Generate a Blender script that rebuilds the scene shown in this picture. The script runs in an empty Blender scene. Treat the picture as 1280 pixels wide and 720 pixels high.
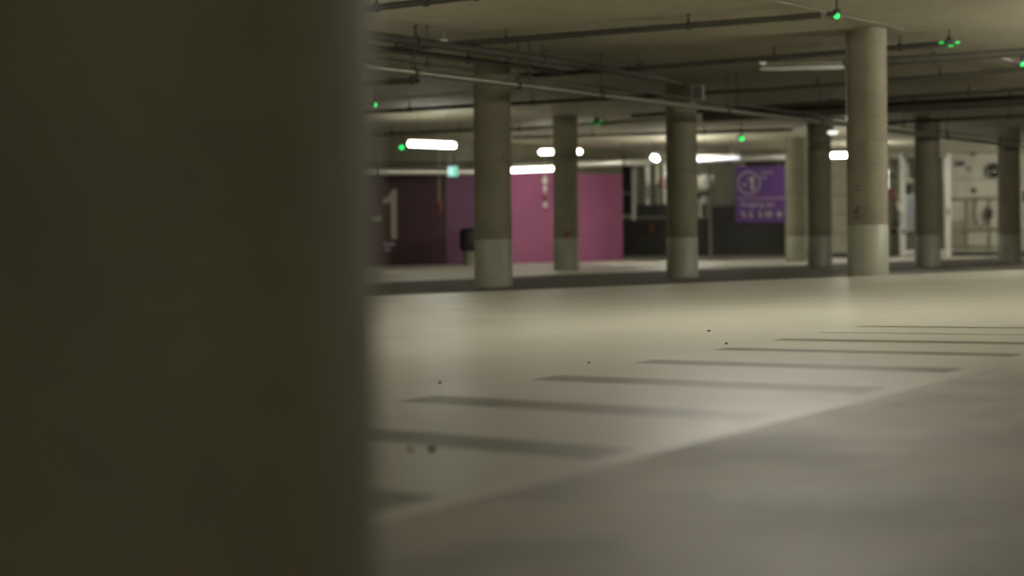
import bpy, bmesh, math, random
from mathutils import Vector, Matrix
random.seed(7)
S = bpy.context.scene
COL = S.collection
R = math.radians

# ------------------------------------------------------------------ camera
CAM_H, ROLL, FPX, HOR = .57, .008, 1777.8, 297.5
cd = bpy.data.cameras.new('camera'); cam = bpy.data.objects.new('camera', cd); COL.objects.link(cam)
cd.sensor_width = 36; cd.lens = 50; cd.shift_y = -(360 - HOR) / 1280
cd.clip_start = .05; cd.clip_end = 200
cd.dof.use_dof = True; cd.dof.focus_distance = 8.2; cd.dof.aperture_fstop = 1.2
c_, s_ = math.cos(ROLL), math.sin(ROLL)
cam.matrix_world = Matrix(((c_, s_, 0, 0), (0, 0, -1, 0), (-s_, c_, 0, CAM_H), (0, 0, 0, 1)))
S.camera = cam

# ------------------------------------------------------------------ view, world
S.view_settings.view_transform = 'Standard'; S.view_settings.look = 'None'
S.view_settings.gamma = 1; S.view_settings.use_curve_mapping = False
S.view_settings.exposure = 0.0
w = bpy.data.worlds.new('world'); S.world = w; w.use_nodes = True
w.node_tree.nodes['Background'].inputs[0].default_value = (.72, .65, .42, 1)
w.node_tree.nodes['Background'].inputs[1].default_value = .55
TUBE_E = 42.0          # radiance of the lit fluorescent tubes
NEAR_E = 135.0          # the tubes over the near bays

# ------------------------------------------------------------------ levels of the two slabs
FOLD = 15.3
def lift(x, y):
    n = max(-.30, min(.42, .033 * (x + .2)))
    if y <= FOLD: return n
    return n * max(0., 1 - (y - FOLD) / 4.2)
FH = 2.7
def W(px, py, d):
    dx, dy = px - 640, HOR - py
    return Vector(((dx * c_ + dy * s_) * d / FPX, d, CAM_H + (-dx * s_ + dy * c_) * d / FPX))
def up(px, py, off):
    """point on the ray through a photo pixel that hangs `off` under the ceiling"""
    lo, hi = 6., 60.
    for _ in range(50):
        m = (lo + hi) / 2; p = W(px, py, m)
        if p.z > FH + lift(p.x, p.y) - off: hi = m
        else: lo = m
    return W(px, py, lo)

# ------------------------------------------------------------------ materials
def nt(name):
    m = bpy.data.materials.new(name); m.use_nodes = True
    return m, m.node_tree, m.node_tree.nodes['Principled BSDF']
def plain(name, col, rough=.5, metal=0, var=.15, scale=8, bump=.02):
    m, t, b = nt(name)
    N = t.nodes; L = t.links
    tc = N.new('ShaderNodeTexCoord'); no = N.new('ShaderNodeTexNoise')
    no.inputs['Scale'].default_value = scale; no.inputs['Detail'].default_value = 5
    L.new(tc.outputs['Object'], no.inputs['Vector'])
    r = N.new('ShaderNodeValToRGB'); L.new(no.outputs['Fac'], r.inputs[0])
    r.color_ramp.elements[0].position = .3; r.color_ramp.elements[1].position = .7
    r.color_ramp.elements[0].color = tuple(c * (1 - var) for c in col) + (1,)
    r.color_ramp.elements[1].color = tuple(min(1, c * (1 + var)) for c in col) + (1,)
    L.new(r.outputs[0], b.inputs['Base Color'])
    b.inputs['Roughness'].default_value = rough; b.inputs['Metallic'].default_value = metal
    if bump:
        bp = N.new('ShaderNodeBump'); bp.inputs['Strength'].default_value = .2
        bp.inputs['Distance'].default_value = bump; L.new(no.outputs['Fac'], bp.inputs['Height'])
        L.new(bp.outputs[0], b.inputs['Normal'])
    return m
def glow(name, col, e):
    m, t, b = nt(name)
    b.inputs['Base Color'].default_value = (*[min(1, c) for c in col], 1)
    b.inputs['Emission Color'].default_value = (*col, 1); b.inputs['Emission Strength'].default_value = e
    return m

M = {}
M['steel'] = plain('galvanised steel', (.20, .20, .15), .38, .7, .15, 20, .002)
M['pipe'] = plain('grey painted pipe', (.035, .033, .02), .75, 0, .2, 12, .002)
M['duct'] = plain('silver duct', (.42, .41, .35), .35, .6, .1, 6, .004)
M['white'] = plain('white powder coat', (.66, .65, .58), .45, 0, .08, 5, .002)
M['black'] = plain('black plastic', (.012, .012, .01), .5, 0, .2, 20, .002)
M['darkslat'] = plain('dark steel slats', (.028, .028, .02), .5, .2, .2, 6, .002)
M['red'] = plain('red enamel', (.22, .04, .03), .4, 0, .1, 10, .001)
M['grey'] = plain('grey enamel', (.20, .19, .13), .5, 0, .1, 6, .002)
M['blue'] = plain('blue grey enamel', (.42, .45, .46), .4, 0, .08, 6, .002)
M['wallnum'] = plain('pale wall lettering', (.27, .25, .18), .6, 0, .08, 10, 0)
M['letter'] = plain('pale lettering', (.36, .33, .25), .6, 0, .08, 10, 0)
M['signtext'] = plain('sign lettering', (.30, .22, .27), .5, 0, .05, 10, 0)
M['signpurple'] = plain('purple sign', (.085, .032, .16), .8, 0, .08, 4, 0)
M['stone'] = plain('dirt crumb', (.02, .016, .01), .9, 0, .3, 60, .002)
M['coat'] = plain('pale base coat', (.205, .205, .145), .5, 0, .1, 4, .004)
M['tube'] = glow('lit tube', (1, 1, .88), TUBE_E)
M['neartube'] = glow('lit tube over the bays', (1, .96, .86), NEAR_E)
M['leftnear'] = glow('left tube over the bays', (1, .96, .86), 75.0)
M['addedtube'] = glow('added strong tube', (1, .96, .86), 400.0)
M['softtube'] = glow('soft tube', (1, 1, .88), 14.0)
M['filltube'] = glow('added fill tube', (1, .98, .9), 155.0)  # used only by the added, unseen lamps
M['dimtube'] = glow('fading tube', (.85, .86, 1), .55)
M['deadtube'] = plain('unlit tube', (.4, .4, .33), .3, 0, .05, 5, 0)
M['green'] = glow('green diode', (.02, .8, .15), 1.8)
M['greenback'] = glow('green diode from behind', (.02, .8, .12), .45)
M['exit'] = glow('exit panel', (.5, .9, .9), .85)
M['exitgreen'] = glow('exit panel green', (.03, .5, .25), .8)
M['mirror'] = plain('convex mirror', (.13, .13, .11), .05, 1, .05, 2, 0)

def concrete(name, col, stain=.35, scale=2.5, joint=0):
    m, t, b = nt(name); N, L = t.nodes, t.links
    tc = N.new('ShaderNodeTexCoord')
    n1 = N.new('ShaderNodeTexNoise'); n1.inputs['Scale'].default_value = scale; n1.inputs['Detail'].default_value = 8
    n2 = N.new('ShaderNodeTexNoise'); n2.inputs['Scale'].default_value = scale * 14; n2.inputs['Detail'].default_value = 4
    L.new(tc.outputs['Object'], n1.inputs[0]); L.new(tc.outputs['Object'], n2.inputs[0])
    r = N.new('ShaderNodeValToRGB'); L.new(n1.outputs[0], r.inputs[0])
    r.color_ramp.elements[0].position = .32; r.color_ramp.elements[1].position = .68
    r.color_ramp.elements[0].color = (*[c * (1 - stain) for c in col], 1)
    r.color_ramp.elements[1].color = (*[c * (1 + stain * .5) for c in col], 1)
    mx = N.new('ShaderNodeMix'); mx.data_type = 'RGBA'; mx.blend_type = 'MULTIPLY'; mx.inputs[0].default_value = .35
    L.new(r.outputs[0], mx.inputs[6]); L.new(n2.outputs[0], mx.inputs[7]); L.new(mx.outputs[2], b.inputs['Base Color'])
    bp = N.new('ShaderNodeBump'); bp.inputs['Strength'].default_value = .25; bp.inputs['Distance'].default_value = .01
    L.new(n2.outputs[0], bp.inputs['Height']); L.new(bp.outputs[0], b.inputs['Normal'])
    b.inputs['Roughness'].default_value = .75
    return m
M['pillar'] = concrete('pillar concrete', (.17, .156, .096), .2, 2.2)
M['ceiling'] = concrete('ceiling concrete', (.46, .43, .31), .22, .35)
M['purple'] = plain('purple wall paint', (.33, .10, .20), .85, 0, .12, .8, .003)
M['halfshaded'] = plain('half shaded purple wall paint', (.11, .042, .092), .85, 0, .12, .8, .003)  # darker copy of the purple, for the less lit end of that wall
M['shaded'] = plain('shaded purple wall paint', (.042, .015, .018), .85, 0, .15, .8, .003)  # purple wall darkened in its colour to stand in for shade
M['block'] = concrete('pale block', (.46, .44, .34), .15, 1.2)
M['darkwall'] = concrete('dark wall', (.10, .095, .065), .2, 1.)

def floor_material():
    m, t, b = nt('painted garage floor'); N, L = t.nodes, t.links
    tc = N.new('ShaderNodeTexCoord'); sp = N.new('ShaderNodeSeparateXYZ'); L.new(tc.outputs['Object'], sp.inputs[0])
    def ma(op, a, bb=None, c=None):
        n = N.new('ShaderNodeMath'); n.operation = op
        for i, v in enumerate((a, bb, c)):
            if v is None: continue
            if isinstance(v, (int, float)): n.inputs[i].default_value = v
            else: L.new(v, n.inputs[i])
        return n.outputs[0]
    def noise(sc, det=5, vec=None):
        n = N.new('ShaderNodeTexNoise'); n.inputs['Scale'].default_value = sc; n.inputs['Detail'].default_value = det
        L.new(vec or tc.outputs['Object'], n.inputs['Vector']); return n.outputs['Fac']
    X, Y = sp.outputs[0], sp.outputs[1]
    a = ma('ADD', ma('MULTIPLY', X, .64), ma('MULTIPLY', Y, .768))
    bb = ma('SUBTRACT', ma('MULTIPLY', X, .768), ma('MULTIPLY', Y, .64))
    wob = ma('MULTIPLY', ma('SUBTRACT', noise(7), .5), .02)
    a = ma('ADD', a, wob); bb = ma('ADD', bb, wob)
    def step(v, lo, e=.015):          # smooth 0..1 above lo
        n = N.new('ShaderNodeMapRange'); n.interpolation_type = 'SMOOTHSTEP'
        L.new(v, n.inputs[0]); n.inputs[1].default_value = lo - e; n.inputs[2].default_value = lo + e
        return n.outputs[0]
    def band(v, lo, hi, e=.012):
        return ma('MULTIPLY', step(v, lo, e), ma('SUBTRACT', 1, step(v, hi, e)))
    # crossing: dark bars left bare between pale painted bars
    bars = None
    for a0, wd in ((2.11, .2), (2.86, .2), (3.61, .2), (4.36, .19), (5.06, .17), (5.72, .13), (6.27, .12), (6.76, .05), (7.18, .07)):
        q = band(a, a0, a0 + wd); bars = q if bars is None else ma('MAXIMUM', bars, q)
    bars = ma('MULTIPLY', bars, band(bb, -3.55, -2.13))
    asph = ma('MULTIPLY', step(bb, -2.04), ma('SUBTRACT', 1, step(Y, 15.1, .05)))
    # worn remains of paint on the asphalt side
    pn = noise(1.3, 6)
    worn = ma('MULTIPLY', step(pn, .52, .1), .5)
    patch = ma('MULTIPLY', ma('MULTIPLY', band(bb, -1.85, -1.42, .05), band(a, 2.3, 4.1, .1)), .55)
    fr2 = ma('FRACT', ma('DIVIDE', a, .3))
    patch = ma('MULTIPLY', patch, ma('SUBTRACT', 1, ma('MULTIPLY', band(fr2, .2, .55, .06), .8)))
    # the aisle beyond the fold is darker, pale again near the far walls
    lane = ma('MULTIPLY', step(Y, 15.34, .04), step(ma('ADD', bb, ma('MULTIPLY', noise(.7, 3), .8)), -13.0, .35))
    lane = ma('MULTIPLY', lane, ma('SUBTRACT', 1, ma('MULTIPLY', ma('MULTIPLY', step(bb, -9.6, .4), step(Y, 20.5, .6)), .7)))
    def mix(f, c1, c2):
        n = N.new('ShaderNodeMix'); n.data_type = 'RGBA'; L.new(f, n.inputs[0])
        for i, c in ((6, c1), (7, c2)):
            if isinstance(c, tuple): n.inputs[i].default_value = (*c, 1)
            else: L.new(c, n.inputs[i])
        return n.outputs[2]
    pale = mix(noise(.9, 8), (.38, .37, .30), (.51, .495, .41))
    pale = mix(ma('SUBTRACT', 1, step(bb, -13.0, .35)), pale, (.60, .57, .47))  # floor by the far walls lightened in colour, for lamp light there
    dark = mix(noise(2.2, 9), (.23, .205, .135), (.37, .33, .24))
    dark = mix(ma('MAXIMUM', worn, patch), dark, (.34, .31, .23))
    dark = mix(ma('MULTIPLY', step(noise(1.5, 6), .53, .08), .45), dark, (.09, .075, .045))
    barc = mix(noise(5, 6), (.10, .085, .045), (.145, .125, .07))
    c = mix(asph, pale, dark); c = mix(bars, c, barc); c = mix(lane, c, (.085, .072, .045))
    L.new(c, b.inputs['Base Color'])
    gr = noise(60, 5)
    rr = ma('ADD', ma('MULTIPLY', noise(1.6, 6), .25), ma('ADD', .28, ma('ADD', ma('MULTIPLY', asph, .2), ma('MULTIPLY', lane, .35))))
    L.new(rr, b.inputs['Roughness'])
    bp = N.new('ShaderNodeBump'); bp.inputs['Strength'].default_value = .22; bp.inputs['Distance'].default_value = .006
    L.new(ma('ADD', gr, ma('MULTIPLY', noise(9, 4), 2.)), bp.inputs['Height']); L.new(bp.outputs[0], b.inputs['Normal'])
    return m
M['floor'] = floor_material()

# ------------------------------------------------------------------ mesh helpers
def obj(name, bm, mat, parent=None, smooth=False):
    me = bpy.data.meshes.new(name); bmesh.ops.recalc_face_normals(bm, faces=bm.faces[:]); bm.to_mesh(me); bm.free()
    if smooth:
        for p in me.polygons: p.use_smooth = True
        try: me.set_sharp_from_angle(angle=R(40))
        except Exception: pass
    me.materials.append(M[mat] if isinstance(mat, str) else mat)
    o = bpy.data.objects.new(name, me); COL.objects.link(o)
    if parent: o.parent = parent
    return o
def thing(name, label, cat, loc=(0, 0, 0), rz=0, group=None):
    o = bpy.data.objects.new(name, None); COL.objects.link(o); o.empty_display_size = .1
    o.location = loc; o.rotation_euler = (0, 0, rz)
    return tag(o, label, cat, group)
def tag(o, label, cat, group=None):
    o['label'] = label; o['category'] = cat
    if group: o['group'] = group
    return o
def struct(o): o['kind'] = 'structure'; return o
def box(bm, c, s, rz=0, bev=0, m=None):
    mt = Matrix.Translation(c) @ Matrix.Rotation(rz, 4, 'Z') @ Matrix.Diagonal((*s, 1))
    if m is not None: mt = m @ mt
    v = bmesh.ops.create_cube(bm, size=1, matrix=mt)['verts']
    if bev:
        e = list({e for x in v for e in x.link_edges})
        bmesh.ops.bevel(bm, geom=e, offset=bev, segments=2, affect='EDGES', profile=.5)
    return bm
def tube(bm, pts, r, seg=12, cap=True):
    pts = [Vector(p) for p in pts]; rings = []
    n = len(pts)
    for i, p in enumerate(pts):
        t = (pts[min(i + 1, n - 1)] - pts[max(i - 1, 0)]).normalized()
        a = t.cross(Vector((0, 0, 1)))
        if a.length < .05: a = t.cross(Vector((0, 1, 0)))
        a.normalize(); b = t.cross(a).normalized()
        rad = r[i] if isinstance(r, (list, tuple)) else r
        rings.append([bm.verts.new(p + (a * math.cos(k * 2 * math.pi / seg) + b * math.sin(k * 2 * math.pi / seg)) * rad) for k in range(seg)])
    for q, s in zip(rings, rings[1:]):
        for k in range(seg): bm.faces.new((q[k], q[(k + 1) % seg], s[(k + 1) % seg], s[k]))
    if cap: bm.faces.new(rings[0]); bm.faces.new(rings[-1][::-1])
    return bm
def lathe(bm, prof, seg=40):
    return tube(bm, [(0, 0, z) for r, z in prof], [r for r, z in prof], seg)
def BM(): return bmesh.new()

# ------------------------------------------------------------------ the setting: floor, ceiling
XS = [-16, -9.3, -6, -3, 0, 3, 6, 9, 12.5, 16, 22, 28]; YS = [-12, -4, 0, 5, 10, FOLD, FOLD + 1, FOLD + 2, FOLD + 3, FOLD + 4.2, 24, 32, 46]
def slab(z0, thick):
    bm = BM()
    g = [[bm.verts.new((x, y, z0 + lift(x, y))) for y in YS] for x in XS]
    fs = []
    for i in range(len(XS) - 1):
        for j in range(len(YS) - 1):
            fs.append(bm.faces.new((g[i][j], g[i + 1][j], g[i + 1][j + 1], g[i][j + 1])))
    ex = bmesh.ops.extrude_face_region(bm, geom=fs)
    for v in [e for e in ex['geom'] if isinstance(e, bmesh.types.BMVert)]: v.co.z += thick
    return bm
fl = struct(obj('floor', slab(0, -.25), 'floor'))
ce = struct(obj('ceiling', slab(FH, .3), 'ceiling'))

WT = 2.1
def wall(name, pts, mat, z0=-.02, z1=FH + .02, t=.15):
    """a wall of thickness t standing behind the plan line pts"""
    bm = BM(); P = [Vector((p[0], p[1], 0)) for p in pts]
    nr = []
    for i in range(len(P)):
        d = (P[min(i + 1, len(P) - 1)] - P[max(i - 1, 0)]).normalized(); nr.append(Vector((-d.y, d.x, 0)))
    lo = [[bm.verts.new((p + n * k * t) + Vector((0, 0, z))) for k in (0, 1) for z in (z0, z1)] for p, n in zip(P, nr)]
    for a, b in zip(lo, lo[1:]):
        for i, j in ((0, 1), (1, 3), (3, 2), (2, 0)): bm.faces.new((a[i], a[j], b[j], b[i]))
    bm.faces.new((lo[0][0], lo[0][1], lo[0][3], lo[0][2])); bm.faces.new((lo[-1][0], lo[-1][1], lo[-1][3], lo[-1][2]))
    return struct(obj(name, bm, mat))
PA, PB, PC = (-7.2, 26.6), (-1.42, 30.8), (2.72, 34.9)
k_ = .27; PM = (PB[0] + (PC[0] - PB[0]) * k_, PB[1] + (PC[1] - PB[1]) * k_)
wall('wall_left', [PA, PB], 'shaded', z1=WT)
wall('wall_corner', [PB, PM], 'halfshaded', z1=WT)
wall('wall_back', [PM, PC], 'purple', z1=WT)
wall('trim_header', [PA, PB, PC], 'pillar', z0=WT)
wall('wall_side', [PC, (2.9, 41)], 'darkwall')
wall('wall_rear', [(2.9, 41), (20, 41)], 'block')
WR = 36.6
wall('wall_middle', [(7.05, WR), (9.55, WR)], 'block')
wall('wall_right', [(11.35, 37.3), (24, 37.3)], 'block')

# ------------------------------------------------------------------ pillars
PIL = [
 (617, 358, 16.67, 'concrete pillar with dark stained shaft standing in front of the purple walls, crossed by the low pipe'),
 (853, 348, 20.0, 'dark concrete pillar with a small speaker box at its top right, hiding the slatted fence'),
 (1085, 345, 15.6, 'nearest fully visible concrete pillar, brightest shaft, standing on the edge of the raised pale floor'),
 (708, 338, 24.9, 'slender looking concrete pillar in front of the pink purple wall with a small red smear'),
 (1025, 338, 25.9, 'dark concrete pillar just left of the brightest pillar, overlapping a paler one behind'),
 (995.5, 328, 30.8, 'farthest concrete pillar, paler shaft, right beside the hanging purple sign'),
 (1160, 335, 25.3, 'dark concrete pillar standing in front of the white door frame'),
 (1262, 330, 28.7, 'concrete pillar at the right edge of the photo beside the round mirror')]
rb = .218
pillars = {}
for px, py, d, lab in PIL:
    p = W(px, py, d); z = lift(p.x, d)
    t = thing('concrete_pillar', lab, 'pillar', (p.x, d, z)); pillars[px] = t
    bm = BM(); lathe(bm, [(rb, -.02), (rb, 1.45), (rb - .004, 1.456), (rb, 1.462), (rb, FH + .02)], 48)
    obj('shaft', bm, 'pillar', t, True)
    bm = BM(); lathe(bm, [(rb + .003, 0), (rb + .003, .553), (rb + .0005, .556)], 48)
    o = obj('base_coat', bm, 'coat', t, True); o['label'] = 'paler painted foot of the pillar'
def on_pillar(px, ang, zc, w, h, seg=6, lift_=.004):
    """a thin smear wrapped on a pillar's face; ang is measured from the side that faces the camera"""
    bm = BM(); vs = []
    for k in range(seg + 1):
        a = -math.pi / 2 + ang + (k / seg - .5) * w / rb
        jit = random.uniform(-.12, .12) * h
        e = math.sin(math.pi * k / seg) ** .5 if 0 < k < seg else .15
        vs.append([bm.verts.new((math.cos(a) * (rb + lift_), math.sin(a) * (rb + lift_), zc + jit + s * h / 2 * e)) for s in (-1, 1)])
    for a, b in zip(vs, vs[1:]): bm.faces.new((a[0], b[0], b[1], a[1]))
    return bm
M['smear'] = plain('red smear', (.16, .02, .015), .6, 0, .2, 30, 0)
M['scuff'] = plain('dark scuff', (.06, .055, .035), .7, 0, .3, 30, 0)
obj('red_smear', on_pillar(708, -.02, .62, .08, .13), 'smear', pillars[708])['label'] = 'small red smear'
obj('red_smear', on_pillar(708, .30, .64, .04, .05), 'smear', pillars[708])['label'] = 'small red smear'
for a_, z_, w_, h_ in ((-.75, .98, .09, .02), (-.7, .93, .1, .018), (-.8, .70, .07, .05), (-.75, .64, .09, .03), (-.7, .74, .05, .03), (.1, 1.74, .16, .012)):
    obj('scuff_mark', on_pillar(1085, a_, z_, w_, h_), 'scuff', pillars[1085])['label'] = 'dark scuff on the shaft'
# conduit down the left side of the bright pillar, ending in a white cap
bm = BM(); tube(bm, [(-rb - .012, -.03, FH + .0), (-rb - .012, -.03, 1.74)], .008, 8); cn = obj('conduit', bm, 'steel', pillars[1085], True)
bm = BM(); tube(bm, [(-rb - .012, -.03, 1.75), (-rb - .012, -.03, 1.69)], [.016, .013], 10); obj('conduit_cap', bm, 'white', pillars[1085], True)

# the pillar right beside the camera, far out of focus
rf = .30
xf = -.098 * 1.42 - rf * 1.0
t = thing('concrete_pillar', 'huge blurred dark pillar right beside the camera filling the left third of the photo', 'pillar', (xf, 1.45, lift(xf, 1.4)))
bm = BM(); lathe(bm, [(rf, -.02), (rf, FH + .02)], 72)
obj('shaft', bm, 'pillar', t, True)

# ------------------------------------------------------------------ lamps
def lamp(c, dirv, length, label, mat='tube', r=.042, hang=.4, group=None, body='white'):
    d = Vector((dirv[0], dirv[1], 0)).normalized(); rz = math.atan2(d.y, d.x)
    t = thing('tube_lamp', label, 'lamp', c, rz, group)
    h = length / 2
    bm = BM(); box(bm, (0, 0, r + .028), (length * .96, .07, .04), bev=.008); obj('housing', bm, body, t)
    bm = BM(); tube(bm, [(-h, 0, 0), (-h + .012, 0, 0), (-h + .03, 0, 0), (h - .03, 0, 0), (h - .012, 0, 0), (h, 0, 0)], [r * .4, r * .8, r, r, r * .8, r * .4], 16)
    obj('light_tube', bm, mat, t, True)
    p = Vector(c)
    for s in (-1, 1):
        q = p + d * s * h * .6
        top = FH + lift(q.x, q.y) - p.z
        bm = BM(); tube(bm, [(s * h * .6, 0, r + .04), (s * h * .6, 0, top)], .006, 6); obj('suspension_rod', bm, 'steel', t)
    return t
lamp(W(540, 181, 24.4), (.80, .6), .96, 'lit tube lamp hanging in front of the painted digit wall, left of the first pillar')
lamp(W(666, 212, 31), (.80, -.6), 1.2, 'lit tube lamp hanging low in front of the pink purple wall, between two pillars', 'softtube')
lamp(W(700.5, 190, 27.2), (1, -.1), .82, 'lit tube lamp passing behind the slender pillar with the red smear', 'softtube')
lamp(W(819, 198, 29.5), (.22, .97), .7, 'lit tube lamp seen end on, just left of the dark pillar with the speaker box')
lamp(W(898, 198.5, 31), (.9, -.42), .98, 'dim bluish tube lamp above the grey cabinet, left of the purple sign', 'dimtube', .032)
lamp(W(1062, 194, 29), (.9, -.4), .8, 'lit tube lamp glimpsed between the two pillars right of the purple sign')
lamp(up(1002, 85, .17), (.62, -.1), 1.0, 'unlit tube lamp under the dark ceiling, left of the brightest pillar', 'deadtube', .03, body='grey')
# tubes over the near bays, above the top edge of the frame, and lamps added for brightness
lamp((6.2, 9.2, 2.62), (.8, -.6), 1.5, 'lit tube lamp over the near bays, right hand side', 'neartube')
lamp((1.6, 8.8, 2.5), (.8, -.6), 1.5, 'lit tube lamp over the near bays, middle', 'neartube')
lamp((8.0, 14.2, 2.6), (.64, .77), 1.5, 'added unseen tube lamp right of the frame beside the raised floor edge', 'addedtube')  # unseen lamp, added to brighten the floor edge and upper right ceiling
lamp((-3.4, 13.2, 2.3), (.64, .77), 1.5, 'added tube lamp hidden by the blurred foreground pillar', 'leftnear')  # added out of sight to brighten the left floor by the fold
lamp((13.6, 34.4, 2.2), (.3, .95), 1.3, 'added unseen tube lamp right of the frame near the pale wall', 'filltube')  # no such lamp in view; added to light the right wall
lamp((-3.6, 9.4, 2.4), (.8, -.6), 1.5, 'lit tube lamp over the near bays, left hand side', 'leftnear')
lamp((3.2, -4.6, 2.3), (1, 0), 1.5, 'added unseen tube lamp behind the camera', 'neartube')  # added lamp, brightens the camera side of the blurred pillar
lamp((11.2, 19.5, 2.2), (.64, .77), 1.5, 'added unseen tube lamp right of the frame beside the dark ceiling', 'filltube')  # unseen, put in to lift the dark ceiling on the right
lamp((3.7, 30.8, 2.2), (.12, .99), .7, 'added fill lamp hidden exactly behind the dark pillar with the speaker box', 'filltube')  # hidden fill lamp, added to brighten the purple wall's far end
lamp((8.2, 33.0, 2.2), (.24, .97), .6, 'added fill lamp hidden exactly behind the brightest pillar', 'filltube')  # hidden fill lamp, added for the middle wall and door frame
# small round emergency lamp
p = W(1041, 166, 25.2)
t = thing('ceiling_spot', 'small round white lamp high beside the dark pillar left of the brightest pillar', 'lamp', p)
bm = BM(); lathe(bm, [(.02, -.03), (.07, -.025), (.09, 0), (.09, .02), (.07, .03)], 24); obj('diffuser', bm, glow('round diffuser', (.9, .9, .85), 1.3), t, True)
bm = BM(); lathe(bm, [(.05, .03), (.05, .06), (.015, .07), (.012, FH - p.z)], 16); obj('mounting', bm, 'grey', t, True)

# ------------------------------------------------------------------ pipes under the ceiling
def pipe(name, label, a, b, r, mat='pipe', hangers=(), clamp=True, rise=None, group=None, n=14):
    a, b = Vector(a), Vector(b)
    t = thing(name, label, 'pipe', a, 0, group)
    pts = []
    for k in range(n + 1):
        q = a.lerp(b, k / n)
        if rise is not None: q.z = FH + lift(q.x, q.y) - rise
        pts.append(q - a)
    bm = BM(); tube(bm, pts, r, 14); obj('run', bm, mat, t, True)
    for f in hangers:
        i = f * n; k = min(int(i), n - 1); q = pts[k].lerp(pts[k + 1], i - k); wq = q + a
        top = FH + lift(wq.x, wq.y) - a.z
        bm = BM(); d = (b - a).normalized()
        tube(bm, [q + Vector((0, 0, r)), (q.x, q.y, top)], .006, 6)
        tube(bm, [(q.x, q.y, top - .015), (q.x, q.y, top)], .018, 8)
        g = obj('hanger', bm, 'pipe', t)
        bm = BM(); tube(bm, [q - d * .02, q + d * .02], r + .012, 14)
        box(bm, q + Vector((0, 0, r + .02)), (.02, .03, .05)); obj('clamp', bm, 'pipe', g)
    return t
def run(label, p0, p1, r=.03, rise=.1, hang=(.2, .5, .8), mat='pipe', name='conduit_run'):
    return pipe(name, label, up(*p0, rise), up(*p1, rise), r, mat, hang, rise=rise)
run('dark pipe across the ceiling corner at the top left, above all others', (430, 14), (640, -10), .03)
run('dark pipe across the ceiling ending at the upper green light', (470, 63), (1026, 19), .03, .11, (.05, .31, .72))
run('dark pipe ending at the spiky green light right of the brightest pillar', (650, 95), (1183, 54), .03, .13, (.02, .3, .62, .9))
run('thick dark pipe running right under the spiky green light', (1000, 82), (1340, 62), .05, .13, (.5, .9))
run('long dark pipe crossing the whole dark ceiling behind the brightest pillar', (440, 141), (1340, 80), .03, .12, (.1, .3, .5, .7, .85))
run('dark pipe across the ceiling just below the long crossing one on the right', (790, 145), (1340, 107), .032, .12, (.2, .5, .8))
run('thickest dark duct across the ceiling on the right side', (880, 146), (1340, 122), .085, .16, (.3, .6, .85), name='air_duct')
run('pale pipe glowing green in the middle behind the slender pillar', (600, 165), (870, 146), .03, .12, (.2, .6), 'steel')
run('short dark pipe low under the ceiling near the left blurred pillar', (430, 106), (524, 100), .03, .3, (.9,))
run('dark pipe above the right door frame under the far ceiling', (1090, 154), (1340, 142), .03, .12, (.3, .7))
run('pipe carrying the green light in front of the painted digit wall', (430, 170), (640, 160), .035, .15, (.3, .7))
run('slanted cable duct at the upper left, dropping towards the first pillar', (440, 41), (850, 103), .045, .17, (.15, .5, .85), name='cable_duct')
run('second slanted cable duct just under the first at the upper left', (440, 56), (705, 91), .03, .2, (.5,), name='cable_duct')
run('thin cable slanting from the top edge to the brightest pillar', (930, -8), (1130, 38), .008, .02, (), 'steel', name='ceiling_cable')
run('thin pale cable slanting to the green light at the right edge', (1240, 70), (1300, 84), .008, .05, (), 'white', name='ceiling_cable')
run('far dark pipe across the pale ceiling left of the sign', (640, 172), (990, 162), .03, .12, (.3, .7))
# the long low pipe with visible hangers, lighter than the rest
d1, d2 = 14.05, 29.6
a = W(440, 81, d1 - .6); b = W(1300, 186, d2 - .9)
pipe('sprinkler_pipe', 'long pale low pipe slanting across the whole garage on hangers', a, b, .034, 'steel', (.045, .13, .21, .36, .5, .62, .75, .88))
# second thin pipe riding beside it
off = Vector((.10, -.08, .075))
pipe('sprinkler_branch', 'thin dark pipe riding just above the long pale low pipe', a + off, b + off, .014, 'pipe', (.047, .132, .362, .64))
# silver ducts along the back walls
pipe('silver_duct', 'silver pipe along the top of the painted digit wall', W(400, 214, 26.4), W(604, 215, 30.6), .075, 'duct', (.3, .8))
pipe('silver_duct', 'silver pipe along the top of the pink purple wall running on to the sign', W(596, 210, 31.2), W(983, 195.6, 34.0), .085, 'duct', (.1, .45, .8))
pipe('silver_duct', 'upper thin pipe over the painted digit wall', W(400, 203, 26.2), W(604, 204, 30.6), .03, 'pipe', (.4, .8))
pipe('silver_duct', 'pale duct across the top of the door frame opening', W(1092, 180, 35), W(1300, 176, 35), .075, 'duct', (.2, .6))

# ------------------------------------------------------------------ green bay indicator lights
def indicator(px, py, rise, label, back=False, s=1.):
    p = up(px, py, rise); t = thing('bay_indicator', label, 'indicator light', p)
    top = FH + lift(p.x, p.y) - p.z
    bm = BM(); lathe(bm, [(.015, .03), (.035, .035), (.035, .06), (.012, .065), (.01, top)], 16)
    obj('bracket', bm, 'pipe', t, True)
    bm = BM()
    if back:     # housing turned to us, diodes shining away on its rim
        box(bm, (0, 0, 0), (.12, .06, .05), bev=.012); obj('housing', bm, 'black', t)
        for x in (-.085, .085):
            bm = BM(); box(bm, (x, .02, .0), (.05, .05, .022), bev=.008); obj('diode', bm, 'greenback', t)
        bm = BM(); box(bm, (.02, .03, -.035), (.05, .05, .014), bev=.004); obj('diode', bm, 'greenback', t)
    else:
        box(bm, (-.05, 0, .02), (.09, .06, .04), bev=.01); obj('housing', bm, 'black', t)
        bm = BM(); bmesh.ops.create_uvsphere(bm, u_segments=16, v_segments=10, radius=.026 * s); obj('diode', bm, 'green', t, True)
    return t
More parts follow.
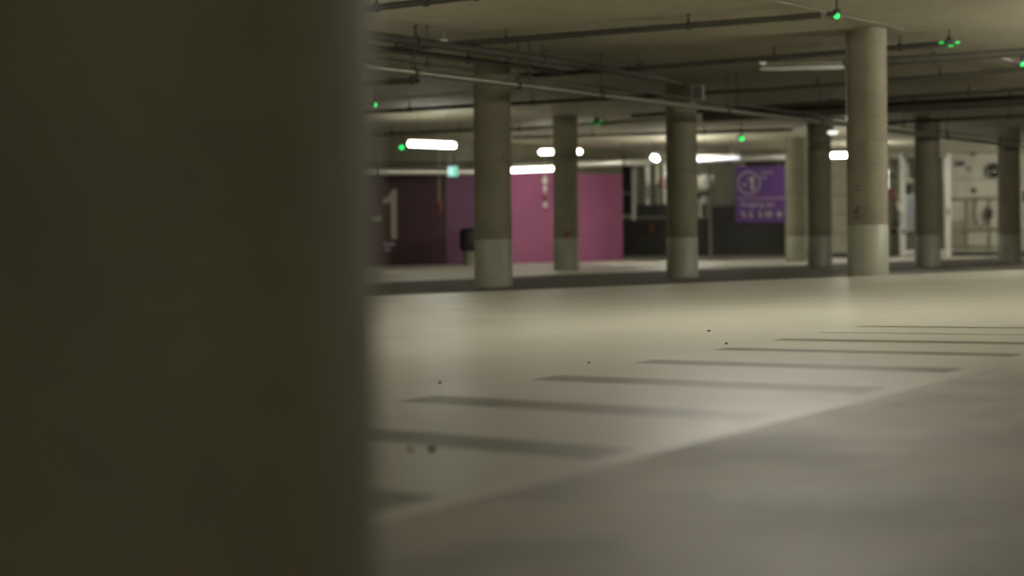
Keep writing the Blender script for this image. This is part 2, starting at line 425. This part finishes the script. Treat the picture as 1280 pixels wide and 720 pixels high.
indicator(1046, 20, .17, 'green light under the ceiling directly above the brightest pillar')
indicator(1187, 53, .15, 'green light with a dark body and glowing ends, right of the brightest pillar', True)
indicator(1278, 80, .2, 'green light cut by the right edge of the photo')
indicator(468, 131, .25, 'oblong green light beside the blurred foreground pillar', False, 1.2)
indicator(502, 184, .38, 'green light directly left of the lit tube before the digit wall', False, 1.7)
indicator(927, 173, .3, 'green light above the purple sign', False, 1.7)
indicator(746, 152, .1, 'green light half lost behind a pipe right of the slender pillar', True)

# ------------------------------------------------------------------ small things on the ceiling
p = W(872, 116, 19.6)
t = thing('speaker_box', 'small grey green box under the ceiling touching the dark pillar', 'box', p)
bm = BM(); box(bm, (0, 0, 0), (.17, .12, .20), bev=.01); obj('body', bm, 'steel', t)
bm = BM(); box(bm, (0, -.062, 0), (.13, .012, .16), bev=.004); obj('grille', bm, 'black', t)
bm = BM(); tube(bm, [(0, 0, .09), (0, 0, FH - p.z)], .012, 8); obj('bracket', bm, 'steel', t)
for (px, py, lab) in ((555, 52, 'small pale plate on a pipe at the upper left'), (953, 79, 'small pale plate left of the unlit tube lamp')):
    p = up(px, py, .10)
    t = thing('junction_box', lab, 'box', p)
    bm = BM(); box(bm, (0, 0, 0), (.08, .06, .04), bev=.008); obj('body', bm, 'white', t)
    bm = BM(); tube(bm, [(0, 0, .015), (0, 0, .15)], .008, 8); obj('stem', bm, 'steel', t)

# exit sign
p = W(566, 214.5, 27.8)
t = thing('exit_sign', 'small glowing white and green exit sign hanging left of the first pillar', 'exit sign', p)
bm = BM(); box(bm, (0, 0, 0), (.19, .05, .19), bev=.008); obj('panel', bm, 'exit', t)
bm = BM(); box(bm, (.06, -.028, 0), (.05, .008, .15)); box(bm, (0, -.028, -.08), (.17, .008, .02)); obj('pictogram', bm, 'exitgreen', t)
for x in (-.06, .06):
    bm = BM(); tube(bm, [(x, 0, .09), (x, 0, FH - p.z)], .006, 6); obj('suspension_rod', bm, 'steel', t)

# ------------------------------------------------------------------ writing
def text_mesh(s, size, depth=.004, wide=1., font_bold=.0):
    cu = bpy.data.curves.new('lettering', 'FONT'); cu.body = s; cu.size = size; cu.extrude = depth; cu.offset = font_bold
    cu.align_x = 'LEFT'
    o = bpy.data.objects.new('lettering', cu); COL.objects.link(o)
    bpy.context.view_layer.update()
    me = bpy.data.meshes.new_from_object(o.evaluated_get(bpy.context.evaluated_depsgraph_get()))
    bpy.data.objects.remove(o); bpy.data.curves.remove(cu)
    bm = BM(); bm.from_mesh(me); bpy.data.meshes.remove(me)
    bm.transform(Matrix.Rotation(R(90), 4, 'X') @ Matrix.Diagonal((wide, 1, 1, 1)))
    return bm
def fit(bm, x0, x1, z0, z1, y):
    xs = [v.co.x for v in bm.verts]; zs = [v.co.z for v in bm.verts]
    ax, az = (x1 - x0) / (max(xs) - min(xs)), (z1 - z0) / (max(zs) - min(zs)); mx, mz = min(xs), min(zs)
    for v in bm.verts: v.co = Vector((x0 + (v.co.x - mx) * ax, v.co.y + y, z0 + (v.co.z - mz) * az))
    return bm
def one(bm, x1, z0, h, w, st, y, dep=.006):
    """digit 1 with a slanted flag"""
    pts = [(x1 - st, z0), (x1, z0), (x1, z0 + h), (x1 - st * .55, z0 + h), (x1 - w * .62, z0 + h * .84), (x1 - w, z0 + h * .79), (x1 - w, z0 + h * .70), (x1 - st, z0 + h * .73)]
    a = [bm.verts.new((x, y, z)) for x, z in pts]; b = [bm.verts.new((x, y - dep, z)) for x, z in pts]
    bm.faces.new(a); bm.faces.new(b[::-1])
    for i in range(len(pts)):
        j = (i + 1) % len(pts); bm.faces.new((a[i], a[j], b[j], b[i]))
    return bm
# big -1 painted on the dark wall; local x runs along the wall
dw = Vector((PB[0] - PA[0], PB[1] - PA[1], 0)); Lw = dw.length; rzw = math.atan2(dw.y, dw.x)
def wall_s(px):        # distance from PB back along the wall for a pixel column
    k = (px - 640) / FPX
    ux, uy = dw.x / Lw, dw.y / Lw
    s = (k * PB[1] - PB[0]) / (ux - k * uy)
    return s
t = thing('wall_number', 'big pale minus one painted on the shaded purple wall at the left', 'wall lettering', (PB[0], PB[1], 0), rzw)
sA, sB = wall_s(496), wall_s(477.5)
bm = one(BM(), sA, .57, 1.05, sA - sB, (sA - sB) * .40, -.002); obj('digit', bm, 'wallnum', t)
bm = BM(); box(bm, ((wall_s(476) + wall_s(463)) / 2, -.004, 1.0), (wall_s(476) - wall_s(463), .006, .11)); obj('minus', bm, 'wallnum', t)
bm = BM(); box(bm, ((wall_s(493) + wall_s(478)) / 2, -.004, .46), (wall_s(493) - wall_s(478), .006, .055)); obj('small_line', bm, 'signtext', t)
bm = BM(); box(bm, ((wall_s(488) + wall_s(479)) / 2, -.004, .35), (wall_s(488) - wall_s(479), .006, .05)); obj('small_line', bm, 'signtext', t)

# purple sign hanging from the ceiling
ds = 33.6; a = W(919.5, 278, ds); b = W(981.5, 207.5, ds)
sw, sh = b.x - a.x, b.z - a.z
t = thing('level_sign', 'hanging purple sign reading minus one in a ring with exit text and symbols', 'sign', ((a.x + b.x) / 2, ds, a.z))
bm = BM(); box(bm, (0, 0, sh / 2), (sw, .05, sh), bev=.006); obj('panel', bm, 'signpurple', t)
def sx(px): return (px - 950.5) / 62 * sw
def sz(py): return (278 - py) / 70.5 * sh
Yf = -.028
bm = BM(); cx, cz = sx(936), sz(228.5); n = 48
ro, ri = .275, .235
v = [[bm.verts.new((cx + r * math.cos(k * 2 * math.pi / n), y, cz + 1.03 * r * math.sin(k * 2 * math.pi / n))) for r, y in ((ri, Yf), (ro, Yf), (ro, Yf - .006), (ri, Yf - .006))] for k in range(n)]
for k in range(n):
    q, s = v[k], v[(k + 1) % n]
    for i in range(4): bm.faces.new((q[i], q[(i + 1) % 4], s[(i + 1) % 4], s[i]))
obj('ring', bm, 'signtext', t)
bm = one(BM(), sx(942), sz(237.5), sz(220) - sz(237.5), sx(942) - sx(934.5), .062, Yf); obj('digit', bm, 'letter', t)
bm = BM(); box(bm, (sx(931), Yf - .003, sz(230.5)), (sx(934) - sx(928), .006, .04)); obj('minus', bm, 'letter', t)
bm = BM(); box(bm, (sx(950.5), Yf - .003, sz(248)), (sw * .97, .006, .028)); obj('dividing_line', bm, 'signtext', t)
for x0, x1, y in ((951, 965, 215.5), (951, 959, 221.5)):
    bm = BM(); x = sx(x0)
    while x < sx(x1) - .02:
        ww = random.uniform(.025, .045); box(bm, (x + ww / 2, Yf - .003, sz(y)), (ww, .006, .05)); x += ww + .012
    obj('small_line', bm, 'signtext', t)
bm = fit(text_mesh('Ausgang zur', .2, .003, 1, .004), sx(925), sx(968), sz(260.5), sz(251.5), Yf - .003); obj('lettering', bm, 'signtext', t)
def icon(kind, px):
    bm = BM(); x = sx(px); z = sz(268); y = Yf - .003
    if kind == 'stairs':
        box(bm, (x - .04, y, z + .05), (.09, .006, .03)); box(bm, (x, y, z), (.04, .006, .12)); box(bm, (x + .03, y, z - .06), (.07, .006, .03))
    elif kind == 'person':
        bmesh.ops.create_circle(bm, cap_ends=True, radius=.025, segments=14, matrix=Matrix.Translation((x, y - .003, z + .06)) @ Matrix.Rotation(R(90), 4, 'X'))
        box(bm, (x, y, z - .005), (.05, .006, .08)); box(bm, (x + .015, y, z - .065), (.05, .006, .04))
    elif kind == 'pair':
        for q in (-.045, .045):
            bmesh.ops.create_circle(bm, cap_ends=True, radius=.024, segments=14, matrix=Matrix.Translation((x + q, y - .003, z + .055)) @ Matrix.Rotation(R(90), 4, 'X'))
            box(bm, (x + q, y, z - .01), (.055, .006, .08)); box(bm, (x + q, y, z - .06), (.03, .006, .03))
    else:
        box(bm, (x, y, z), (.045, .006, .15)); box(bm, (x, y, z), (.14, .006, .045))
    return obj('symbol', bm, 'letter', t)
for k, q in (('stairs', 929.5), ('person', 938), ('person', 949.5), ('pair', 960), ('cross', 973.5)): icon(k, q)
for x in (-.45, .45):
    bm = BM(); tube(bm, [(x, 0, sh - .01), (x, 0, FH - a.z)], .01, 8); obj('suspension_rod', bm, 'steel', t)

# ------------------------------------------------------------------ warning pendants hanging before the walls
def pendant(px, y0, y1, d, label, full):
    p = W(px, y1, d); t = thing('warning_pendant', label, 'pendant', p)
    h = (y1 - y0) * d / FPX
    top = FH - p.z
    bm = BM(); tube(bm, [(0, 0, .02), (0, 0, top)], .008 if full else .016, 8); obj('cord', bm, 'white' if full else 'letter', t)
    beads = [(h - .12, 'white', .07), (h - .3, 'white', .05), (h - .5, 'red', .065), (h - .68, 'white', .06), (.05, 'red', .05)] if full else [(.14, 'red', .075), (.03, 'red', .045)]
    for z, m, r in beads:
        bm = BM(); bmesh.ops.create_uvsphere(bm, u_segments=14, v_segments=10, radius=r); bm.transform(Matrix.Translation((0, 0, z)) @ Matrix.Diagonal((.8, .8, 1.15, 1)))
        obj('bead', bm, m, t, True)['label'] = 'red bead' if m == 'red' else 'white bead'
pendant(681.5, 219, 264, 31.8, 'red and white beaded pendant hanging before the pink purple wall', True)
pendant(549, 224, 265, 29.6, 'pale rod with a red end hanging before the shaded purple wall', False)

# dark bin half behind the first pillar
p = W(588, 330, 30.4)
t = thing('waste_bin', 'dark bin on a pale stand half hidden behind the pillar before the purple walls', 'bin', (p.x - .02, 30.4, 0))
bm = BM(); lathe(bm, [(.15, 0), (.15, .3), (.14, .3)], 24); obj('stand', bm, 'coat', t, True)
bm = BM(); lathe(bm, [(.16, .3), (.2, .36), (.21, .72), (.17, .78), (.06, .8)], 24); obj('drum', bm, 'black', t, True)

# ------------------------------------------------------------------ slatted enclosure at the back
t = thing('steel_enclosure', 'dark slatted enclosure with pale frame rails between the pink wall and the sign', 'fence', (2.78, 36.6, 0), math.atan2(-1.0, 4.25))
LEN = 4.25
def ex(px): return (px - 779) / (985 - 779) * LEN
def ez(py): return max(0.0, (324.5 - py) * 36.6 / FPX + .0)
bm = BM()
for k in range(11): box(bm, ((ex(782) + ex(888)) / 2, 0, .1 + k * .093), (ex(888) - ex(782), .02, .062))
box(bm, ((ex(782) + ex(888)) / 2, .06, .52), (ex(888) - ex(782), .01, 1.0)); obj('slat_panel', bm, 'darkslat', t)
bm = BM()
for k in range(14): box(bm, ((ex(893) + ex(984)) / 2, 0, .1 + k * .093), (ex(984) - ex(893), .02, .062))
box(bm, ((ex(893) + ex(984)) / 2, .06, .67), (ex(984) - ex(893), .01, 1.3)); obj('slat_panel', bm, 'darkslat', t)
bm = BM(); box(bm, ((ex(936) + ex(986)) / 2, .08, 1.95), (ex(986) - ex(932), .02, 1.36)); obj('blank_panel', bm, 'darkslat', t)
bm = BM(); box(bm, ((ex(799) + ex(888)) / 2, .03, ez(264)), (ex(888) - ex(799), .02, .30)); obj('kick_panel', bm, 'darkslat', t)
bm = BM()
for k in range(6): box(bm, (ex(783 + 2.2 * k), .03, 1.75), (.018, .012, 1.15))
box(bm, (ex(789), .07, 1.8), (ex(797) - ex(781), .01, 1.3)); obj('mesh_panel', bm, 'darkslat', t)
for px, z0, z1, w_ in ((780, 0, 2.35, .075), (797, 1.0, 2.35, .1), (887, 1.05, 1.6, .05), (891.5, 0, 2.35, .07), (879, 1.05, 1.5, .07), (983, 0, 2.35, .06)):
    bm = BM(); box(bm, (ex(px), -.03, (z0 + z1) / 2), (w_, .06, z1 - z0), bev=.006); obj('post', bm, 'grey' if px > 880 else 'white', t)
for x0, x1, y in ((780, 797, 242), (780, 890, 273), (780, 985, 322)):
    bm = BM(); box(bm, ((ex(x0) + ex(x1)) / 2, -.03, max(.04, ez(y))), (ex(x1) - ex(x0), .05, .06), bev=.006); obj('rail', bm, 'coat', t)

# plant room things behind the enclosure
def cyl_thing(name, label, cat, x, y, r, z0, z1, mat, capm='steel'):
    t = thing(name, label, cat, (x, y, z0))
    bm = BM(); tube(bm, [(0, 0, 0), (0, 0, z1 - z0)], r, 20); obj('body', bm, mat, t, True)
    bm = BM(); 
    for z in (.15, (z1 - z0) * .5, z1 - z0 - .1): tube(bm, [(0, 0, z), (0, 0, z + .04)], r + .015, 20)
    obj('flange', bm, capm, t, True)
    return t
cyl_thing('vertical_duct', 'bright white upright pipe behind the enclosure, leftmost of the upright pipes', 'pipe', W(807, 240, 38.4).x, 38.4, .11, 0, FH, 'white', 'white')
cyl_thing('vertical_duct', 'narrower pale upright pipe right of the bright white one', 'pipe', W(820, 240, 38.6).x, 38.6, .09, 0, FH, 'coat')
cyl_thing('vertical_duct', 'pale upright pipe beside the red valve wheel', 'pipe', W(832, 240, 38.8).x, 38.8, .08, 0, FH, 'white', 'white')
p = W(829, 229, 38.2)
t = thing('valve_wheel', 'red valve wheel on the pale pipe behind the enclosure', 'valve', p)
bm = BM(); n = 20
tube(bm, [(.12 * math.cos(k * 2 * math.pi / n), 0, .12 * math.sin(k * 2 * math.pi / n)) for k in range(n + 1)], .03, 8); obj('rim', bm, 'red', t, True)
bm = BM(); tube(bm, [(0, -.03, 0), (0, .5, 0)], .035, 12); box(bm, (0, 0, 0), (.22, .02, .03)); obj('spindle', bm, 'red', t)
p = W(808, 285, 37.4)
t = thing('fire_extinguisher', 'small dim red extinguisher on the slats of the enclosure', 'extinguisher', (p.x, 35.9, 0))
bm = BM(); lathe(bm, [(.07, .1), (.08, .13), (.08, .3), (.05, .36), (.025, .38)], 20)
M['dimred'] = plain('dull red', (.11, .03, .015), .6, 0, .1, 10, .001)
o = obj('cylinder_body', bm, 'dimred', t, True); t.location.z = .55; t.location.y = 36.18
bm = BM(); box(bm, (0, .06, .25), (.16, .08, .04)); box(bm, (0, 0, .39), (.03, .06, .04)); obj('bracket_and_valve', bm, 'black', t)
# grey cabinet above the slats
a = W(897, 257, 35.6); b = W(919, 216, 35.6)
t = thing('wall_cabinet', 'grey green cabinet standing up behind the slats left of the purple sign', 'cabinet', ((a.x + b.x) / 2, 36.6, 0))
bm = BM(); box(bm, (0, 0, b.z / 2), (b.x - a.x, .4, b.z), bev=.01); obj('body', bm, 'grey', t)
bm = BM(); box(bm, (0, -.208, b.z * .55), (b.x - a.x - .05, .016, b.z * .84), bev=.004); d_ = obj('door', bm, 'grey', t)
bm = BM(); box(bm, (.13, -.225, b.z * .75), (.02, .02, .12)); obj('handle', bm, 'black', d_)
t = thing('wall_box', 'pale machine with round knobs behind the enclosure right of the dark pillar', 'machine', (W(884, 240, 37.6).x, 38.5, 0))
bm = BM(); box(bm, (0, 0, 1.1), (.55, .5, 2.2), bev=.03); obj('body', bm, 'coat', t)
for z in (1.55, 1.95, 2.12):
    bm = BM(); tube(bm, [(.02, -.25, z), (.02, -.33, z)], .12, 18); obj('knob', bm, 'white', t, True)
bm = BM(); box(bm, (0, -.26, 1.68), (.5, .03, .12)); obj('dark_band', bm, 'black', t)
t = thing('pipe_bend', 'pale pipe curving over the pipes behind the enclosure', 'pipe', (W(812, 256, 38).x, 37.9, 1.25))
bm = BM(); tube(bm, [(-.25, 0, 0), (0, 0, .02), (.5, 0, .0), (.9, 0, 0), (1.05, 0, .0)], .1, 14); obj('run', bm, 'coat', t, True)
bm = BM(); box(bm, (.1, 0, -.64), (.06, .06, 1.24)); box(bm, (.8, 0, -.64), (.06, .06, 1.24)); obj('support_leg', bm, 'pipe', t)

# light inside the plant room and behind the door frame (tubes upright on the wall, and added unseen lamps)
def wall_tube(px, py, d, length, label, e, name, side=False):
    p = W(px, py, d); t = thing('upright_tube_lamp', label, 'lamp', p)
    bm = BM(); tube(bm, [(0, 0, -length / 2), (0, 0, length / 2)], .05, 14); obj('light_tube', bm, glow(name, (.93, .96, 1), e), t, True)
    bm = BM(); box(bm, (0, .075, 0), (.08, .05, length * 1.04), bev=.006); obj('housing', bm, 'white', t)
    bm = BM(); tube(bm, [(0, .075, length / 2), (0, .075, FH - p.z)], .012, 8); obj('suspension_rod', bm, 'steel', t)
    return t
wall_tube(1108, 224, 38.5, .52, 'upright glowing tube at the right edge of the brightest pillar', 1.0, 'upright tube')
lamp((W(854, 200, 38).x, 38.0, 2.3), (1, .0), .66, 'added tube lamp inside the plant room, hidden behind the dark pillar', 'tube', hang=.2)  # added out of view to light the upright pipes
lamp((W(1161, 200, 38.2).x, 38.2, 2.3), (.3, .95), .9, 'added unseen tube lamp inside the room behind the white door frame', 'tube', hang=.2)  # added out of view to light the door opening

# ------------------------------------------------------------------ white block wall details, centre strip
def joint_strip(x0, x1, y, zs, label, parent_name='block_joint'):
    for z in zs:
        bm = BM(); box(bm, ((x0 + x1) / 2, y - .004, z), (x1 - x0, .012, .025)); o = obj('trim_%d' % (joint_strip.n), bm, 'grey'); struct(o); joint_strip.n += 1
joint_strip.n = 1
joint_strip(7.1, 9.5, WR, (.12, .62, 1.12, 1.62, 2.12), '')
joint_strip(11.4, 20, 37.3, (.66, 1.47, 2.02), '')
bm = BM(); box(bm, (15.6, 37.28, .05), (8.5, .05, .12)); struct(obj('baseboard_right', bm, 'black'))
bm = BM(); box(bm, (8.3, WR - .02, .04), (2.4, .05, .10)); struct(obj('baseboard_middle', bm, 'black'))

# ------------------------------------------------------------------ white door frame
yd = 36.3
xa, xb = W(1128, 300, yd).x, W(1184.5, 300, yd).x
t = thing('door_frame', 'white steel door frame with floor bar behind the dark pillar', 'door frame', ((xa + xb) / 2, yd, 0))
hw = (xb - xa) / 2
for s in (-1, 1):
    bm = BM(); box(bm, (s * hw, 0, 1.33), (.14, .12, 2.64), bev=.012); obj('upright', bm, 'white', t)
    bm = BM(); box(bm, (s * hw, -.07, .9 + .25 * s), (.05, .03, .16), bev=.005); obj('hinge', bm, 'steel', t)
bm = BM(); box(bm, (0, 0, 2.58), (2 * hw, .12, .12), bev=.01); obj('head', bm, 'coat', t)
bm = BM(); box(bm, (0, 0, .12), (2 * hw - .1, .1, .10), bev=.01); obj('floor_bar', bm, 'white', t)
# thin frame left of it, by the brightest pillar
x0 = W(1112, 300, 36.4).x
t = thing('slim_post', 'slim pale post between the brightest pillar and the white door frame', 'post', (x0, 36.4, 0))
bm = BM(); box(bm, (0, 0, .85), (.05, .05, 1.7), bev=.006); obj('shaft', bm, 'coat', t)
bm = BM(); box(bm, (0, 0, .01), (.12, .12, .02)); obj('foot_plate', bm, 'steel', t)
# equipment in the opening
t = thing('switch_cabinet', 'pale blue cabinet standing inside the white door frame', 'cabinet', (W(1143, 280, 38.2).x, 38.4, 0))
bm = BM(); box(bm, (0, 0, .28), (.5, .36, .56), bev=.01); obj('plinth', bm, 'coat', t)
bm = BM(); box(bm, (0, 0, 1.15), (.56, .4, 1.0), bev=.015); cb = obj('body', bm, 'blue', t)
bm = BM(); box(bm, (.18, -.21, 1.2), (.03, .03, .14)); obj('handle', bm, 'black', cb)
bm = BM(); box(bm, (-.12, 0, 1.85), (.16, .2, .14), bev=.01); box(bm, (-.12, 0, 1.72), (.1, .1, .14)); obj('control_head', bm, 'black', t)
t = thing('red_box', 'red alarm box on a stand right beside the brightest pillar', 'box', (W(1110, 240, 38).x + .02, 38.0, 0))
bm = BM(); box(bm, (0, 0, 1.62), (.24, .16, .36), bev=.02); obj('body', bm, 'red', t)
bm = BM(); tube(bm, [(0, .02, 0), (0, .02, 1.5)], .03, 10); obj('stand', bm, 'steel', t)
t = thing('pump_unit', 'dark machinery low inside the door frame opening', 'machine', (W(1118, 310, 38.6).x, 38.8, 0))
bm = BM(); box(bm, (0, 0, .3), (.5, .4, .6), bev=.04); obj('base', bm, 'grey', t)
bm = BM(); tube(bm, [(-.25, 0, .75), (.25, 0, .75)], .15, 18); obj('motor', bm, 'steel', t, True)
bm = BM(); tube(bm, [(.1, 0, .85), (.1, 0, 1.5), (.13, 0, 1.6), (.25, 0, 1.64)], .035, 10); obj('riser', bm, 'steel', t, True)
t = thing('wall_fitting', 'dark pipework fittings high inside the opening by the brightest pillar', 'pipework', (W(1112, 200, 38.9).x, 39.0, 2.1))
bm = BM(); bmesh.ops.create_uvsphere(bm, u_segments=16, v_segments=10, radius=.1, matrix=Matrix.Translation((0, 0, .12))); obj('dome', bm, 'black', t, True)
bm = BM(); tube(bm, [(-.3, 0, -.05), (.9, 0, -.05)], .04, 10); tube(bm, [(.5, 0, -.4), (.5, 0, .55)], .03, 10); obj('run', bm, 'steel', t, True)
bm = BM(); box(bm, (0, 0, .36), (.06, .06, .5)); obj('stem', bm, 'steel', t)
t = thing('white_hose', 'white hose hanging on the left upright of the door frame', 'hose', (xa - .08, yd - .1, 1.2))
bm = BM(); tube(bm, [(-.06, 0, .45), (-.08, 0, .2), (-.02, 0, 0), (.08, 0, -.1), (.1, 0, -.3), (.02, 0, -.38), (-.03, 0, -.6)], .035, 10); obj('hose', bm, 'white', t, True)
bm = BM(); box(bm, (-.05, .03, .46), (.08, .08, .06)); obj('hook', bm, 'steel', t)

# ------------------------------------------------------------------ right wall: panels, pipes, mirror
yr = 37.3
def onr(px, py): q = W(px, py, yr); return q.x, q.z
x, z = onr(1240.5, 213.5)
t = thing('convex_mirror', 'round dark convex mirror high on the pale right wall', 'mirror', (x, yr - .12, z))
bm = BM(); tube(bm, [(0, .02, 0), (0, 0, 0), (0, -.03, 0), (0, -.055, 0), (0, -.065, 0)], [.175, .175, .13, .07, .015], 28); obj('bowl', bm, 'mirror', t, True)
bm = BM(); tube(bm, [(0, .045, 0), (0, .0, 0)], [.19, .2], 28); obj('rim', bm, 'black', t, True)
bm = BM(); tube(bm, [(0, .04, 0), (0, .12, 0)], .03, 10); obj('arm', bm, 'steel', t)
x, z = onr(1199, 204.5)
t = thing('wall_vent', 'small dark rectangular vent at the top of the pale right wall', 'vent', (x, yr - .02, z))
bm = BM(); box(bm, (0, 0, 0), (.25, .04, .14), bev=.005); obj('frame', bm, 'darkslat', t)
bm = BM()
for k in range(4): box(bm, (0, -.022, -.045 + k * .03), (.21, .012, .012))
obj('louvre', bm, 'black', t)
for px, py, lab in ((1216, 192, 'small dark wall fitting near the ceiling above the pipe loop'), (1217, 238, 'small dark wall fitting just above the pipe loop'), (1211, 211, 'tiny dark wall fitting right of the vent')):
    x, z = onr(px, py); s = .6 if 'tiny' in lab else 1
    t = thing('wall_bracket', lab, 'bracket', (x, yr - .03, z))
    bm = BM(); box(bm, (0, 0, 0), (.14 * s, .05, .05 * s), bev=.005); obj('arm', bm, 'pipe', t)
    bm = BM(); box(bm, (0, 0, .0), (.05 * s, .06, .13 * s), bev=.005); obj('plate', bm, 'pipe', t)
# framed pipework
t = thing('wall_pipework', 'thin pipe frame on the pale right wall below the vent', 'pipework', (0, 0, 0))
def pw(name, pts, r, mat='grey', y=yr - .05):
    bm = BM(); tube(bm, [(*[onr(*p)[0]], y, onr(*p)[1]) for p in pts], r, 10); return obj(name, bm, mat, t, True)
t.location = (0, 0, 0)
pw('upper_run', [(1187, 249), (1215, 248.5), (1250, 248)], .028, plain('rusty pipe', (.22, .15, .10), .6, .2, .2, 10, .001))
pw('riser', [(1208, 249), (1208, 312)], .022)
pw('riser', [(1236, 249), (1236, 312)], .022)
pw('loop', [(1218, 249), (1218, 272), (1220, 280), (1225, 284), (1230, 281), (1234, 273), (1234, 255)], .03, 'grey', yr - .1)
pw('lower_run', [(1187, 287), (1250, 286)], .035)
pw('bottom_run', [(1187, 309), (1250, 308)], .022)
x, z = onr(1234, 267)
t = thing('pipe_valve', 'small black valve on the right arm of the pipe loop', 'valve', (x, yr - .16, z))
bm = BM(); lathe(bm, [(.05, -.14), (.075, -.08), (.075, .08), (.05, .14)], 16); obj('body', bm, 'black', t, True)
bm = BM(); box(bm, (.05, -.05, .02), (.12, .03, .04), bev=.005); obj('lever', bm, 'black', t)
x, z = onr(1197, 276)
t = thing('wall_panel', 'greyish panel low on the pale right wall beside the door frame', 'panel', (x - .02, yr - .03, .1))
bm = BM(); box(bm, (0, 0, .48), (.42, .05, .72), bev=.006); obj('board', bm, 'grey', t)
bm = BM(); box(bm, (.14, -.03, .5), (.03, .02, .08)); obj('latch', bm, 'black', t)
x, z = onr(1279, 245)
t = thing('wall_vent', 'dark rectangular vent on the pale wall at the very right edge of the photo', 'vent', (x + .08, yr - .03, z))
bm = BM(); box(bm, (0, 0, 0), (.2, .05, .26), bev=.01); obj('frame', bm, 'black', t)

# ------------------------------------------------------------------ crumbs on the floor
def crumb(px, py, r, label, sq=.6):
    a = (.57 - .033 * .2); q = W(px, py, 1); vz = q.z - CAM_H; d = a / (.033 * q.x - vz)
    x, y = q.x * d, d
    bm = BM(); bmesh.ops.create_icosphere(bm, subdivisions=2, radius=r)
    for v in bm.verts: v.co *= random.uniform(.75, 1.2); v.co.z *= sq
    o = obj('dirt_crumb', bm, 'stone'); o.location = (x, y, lift(x, y) + r * sq * .7)
    tag(o, label, 'crumb')
crumb(886, 414.5, .010, 'upper tiny dark crumb on the pale floor right of the middle')
crumb(908, 430, .008, 'lower tiny dark crumb on the pale floor right of the middle')
crumb(540, 563, .011, 'larger right one of two blurred crumbs near the foreground pillar', .5)
crumb(513, 563, .009, 'smaller left one of two blurred crumbs near the foreground pillar', .5)
crumb(550, 479, .007, 'tiny pale brown crumb above the longest dark bar at the left')
crumb(736, 454, .006, 'tiny crumb in the bright sheen left of the middle of the floor')
